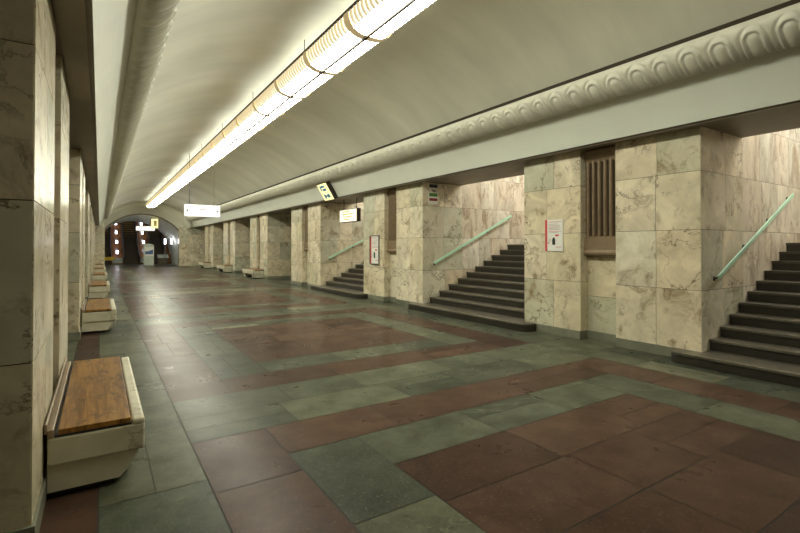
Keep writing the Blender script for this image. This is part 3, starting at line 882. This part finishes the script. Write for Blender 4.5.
# wall lamps on the right of the escalator hall
for i, (x, y, l) in enumerate(((4.62, 43.6, 'tall opal lamp beside the arch, inner one of the pair'), (4.98, 42.6, 'tall opal lamp beside the arch, outer one of the pair'))):
    t = thing('standing_lamp', l, 'lamp', (x, y, 0))
    b = MB(); b.tube((0, 0, 0), (0, 0, 0.04), 0.16, M['steel'], 12); b.build('base', t)
    b = MB(); b.tube((0, 0, 0.04), (0, 0, 1.75), 0.03, M['steel'], 8); b.build('pole', t)
    b = MB(); b.tube((0, 0, 1.75), (0, 0, 2.2), 0.07, M['globe'], 12); b.build('lamp_glass', t)
# desk below them
t = thing('control_desk', 'small grey desk at the foot of the right escalator', 'desk', (4.6, 44.9, 0))
b = MB(); b.box(-0.38, 0.38, -0.25, 0.25, 0, 0.55, M['escalator']); b.build('cabinet', t)
b = MB(); b.hexa([(-0.42, -0.3, 0.55), (0.42, -0.3, 0.55), (0.42, 0.3, 0.55), (-0.42, 0.3, 0.55), (-0.42, -0.3, 0.62), (0.42, -0.3, 0.62), (0.42, 0.3, 0.85), (-0.42, 0.3, 0.85)], M['kiosk']); b.build('desk_top', t)

# information stand
t = thing('information_stand', 'pale grey standing information panel with blue picture before the escalators', 'stand', (3.28, 42.0, 0))
b = MB()
b.prism([(-0.36, 0.04), (0.36, 0.04), (0.36, 1.6)] + [(0.36 * math.cos(a), 1.6 + 0.16 * math.sin(a)) for a in [PI * i / 10 for i in range(1, 10)]] + [(-0.36, 1.6)], lambda u, v, q: (u, q, v), -0.07, 0.07, M['kiosk']); b.build('panel', t)
b = MB(); b.box(-0.4, 0.4, -0.22, 0.22, 0, 0.05, M['steel']); b.build('foot', t)
b = MB(); b.box(-0.3, 0.36, -0.078, -0.071, 0.8, 1.5, M['paper']); b.build('picture_sheet', t)
b = MB(); b.box(-0.26, 0.30, -0.083, -0.0785, 0.92, 1.16, M['poster']); b.prism([(-0.05, 1.16), (0.3, 1.16), (0.3, 1.3)], lambda u, v, q: (u, q, v), -0.083, -0.0785, M['poster']); b.build('blue_picture', t)

# yellow hanging sign and yellow barrier
t = thing('yellow_sign', 'yellow box sign hanging in the arch beside the blank white sign', 'sign', (3.62, 40.9, 2.98))
b = MB(); b.box(-0.26, 0.20, -0.12, 0.12, 0, 0.72, M['signyellow']); b.build('sign_box', t, bevel=0.02)
b = MB(); b.box(0.205, 0.30, -0.13, 0.13, -0.02, 0.74, M['bronze']); b.build('side_cover', t)
b = MB(); b.box(-0.10, 0.10, -0.128, -0.121, 0.16, 0.58, M['warmline']); b.build('panel_mark', t)
b = MB(); b.tube((0, 0, 0.72), (0, 0, 0.98), 0.012, M['wire'], 6); b.build('hanger', t)
t = thing('barrier', 'yellow barrier board across the foot of the left escalator', 'barrier', (0.55, 44.0, 0))
b = MB(); b.box(-0.45, 0.45, -0.03, 0.03, 0.42, 0.70, M['yellow']); b.build('board', t)
for sx in (-0.38, 0.38):
    b = MB(); b.tube((sx, 0, 0), (sx, 0, 0.42), 0.025, M['steel'], 8); b.build('leg', t)

# ------------------------------------------------------------------ camera and look
cam = bpy.data.cameras.new('camera'); co = bpy.data.objects.new('camera', cam); COL.objects.link(co)
F_PX = 461.6
cam.sensor_width = 36; cam.lens = F_PX * 36 / 800
yaw = math.atan((400 - 100) / F_PX)
pitch = math.radians(0.6)
co.location = (0, 0, 1.5)
co.rotation_euler = (PI / 2 + pitch, 0, -yaw)
cam.shift_y = -(266.5 - 247 + F_PX * math.tan(pitch)) / 800
cam.clip_start = 0.02; cam.clip_end = 200
SC.camera = co

w = bpy.data.worlds.new('world'); SC.world = w; w.use_nodes = True
w.node_tree.nodes['Background'].inputs[0].default_value = (0, 0, 0, 1)
SC.view_settings.view_transform = 'Standard'; SC.view_settings.look = 'None'
SC.view_settings.gamma = 1; SC.view_settings.use_curve_mapping = False
SC.view_settings.exposure = 1.05
SC.cycles.use_denoising = True
SC.cycles.max_bounces = 10; SC.cycles.diffuse_bounces = 7; SC.cycles.glossy_bounces = 4
SC.cycles.sample_clamp_indirect = 6
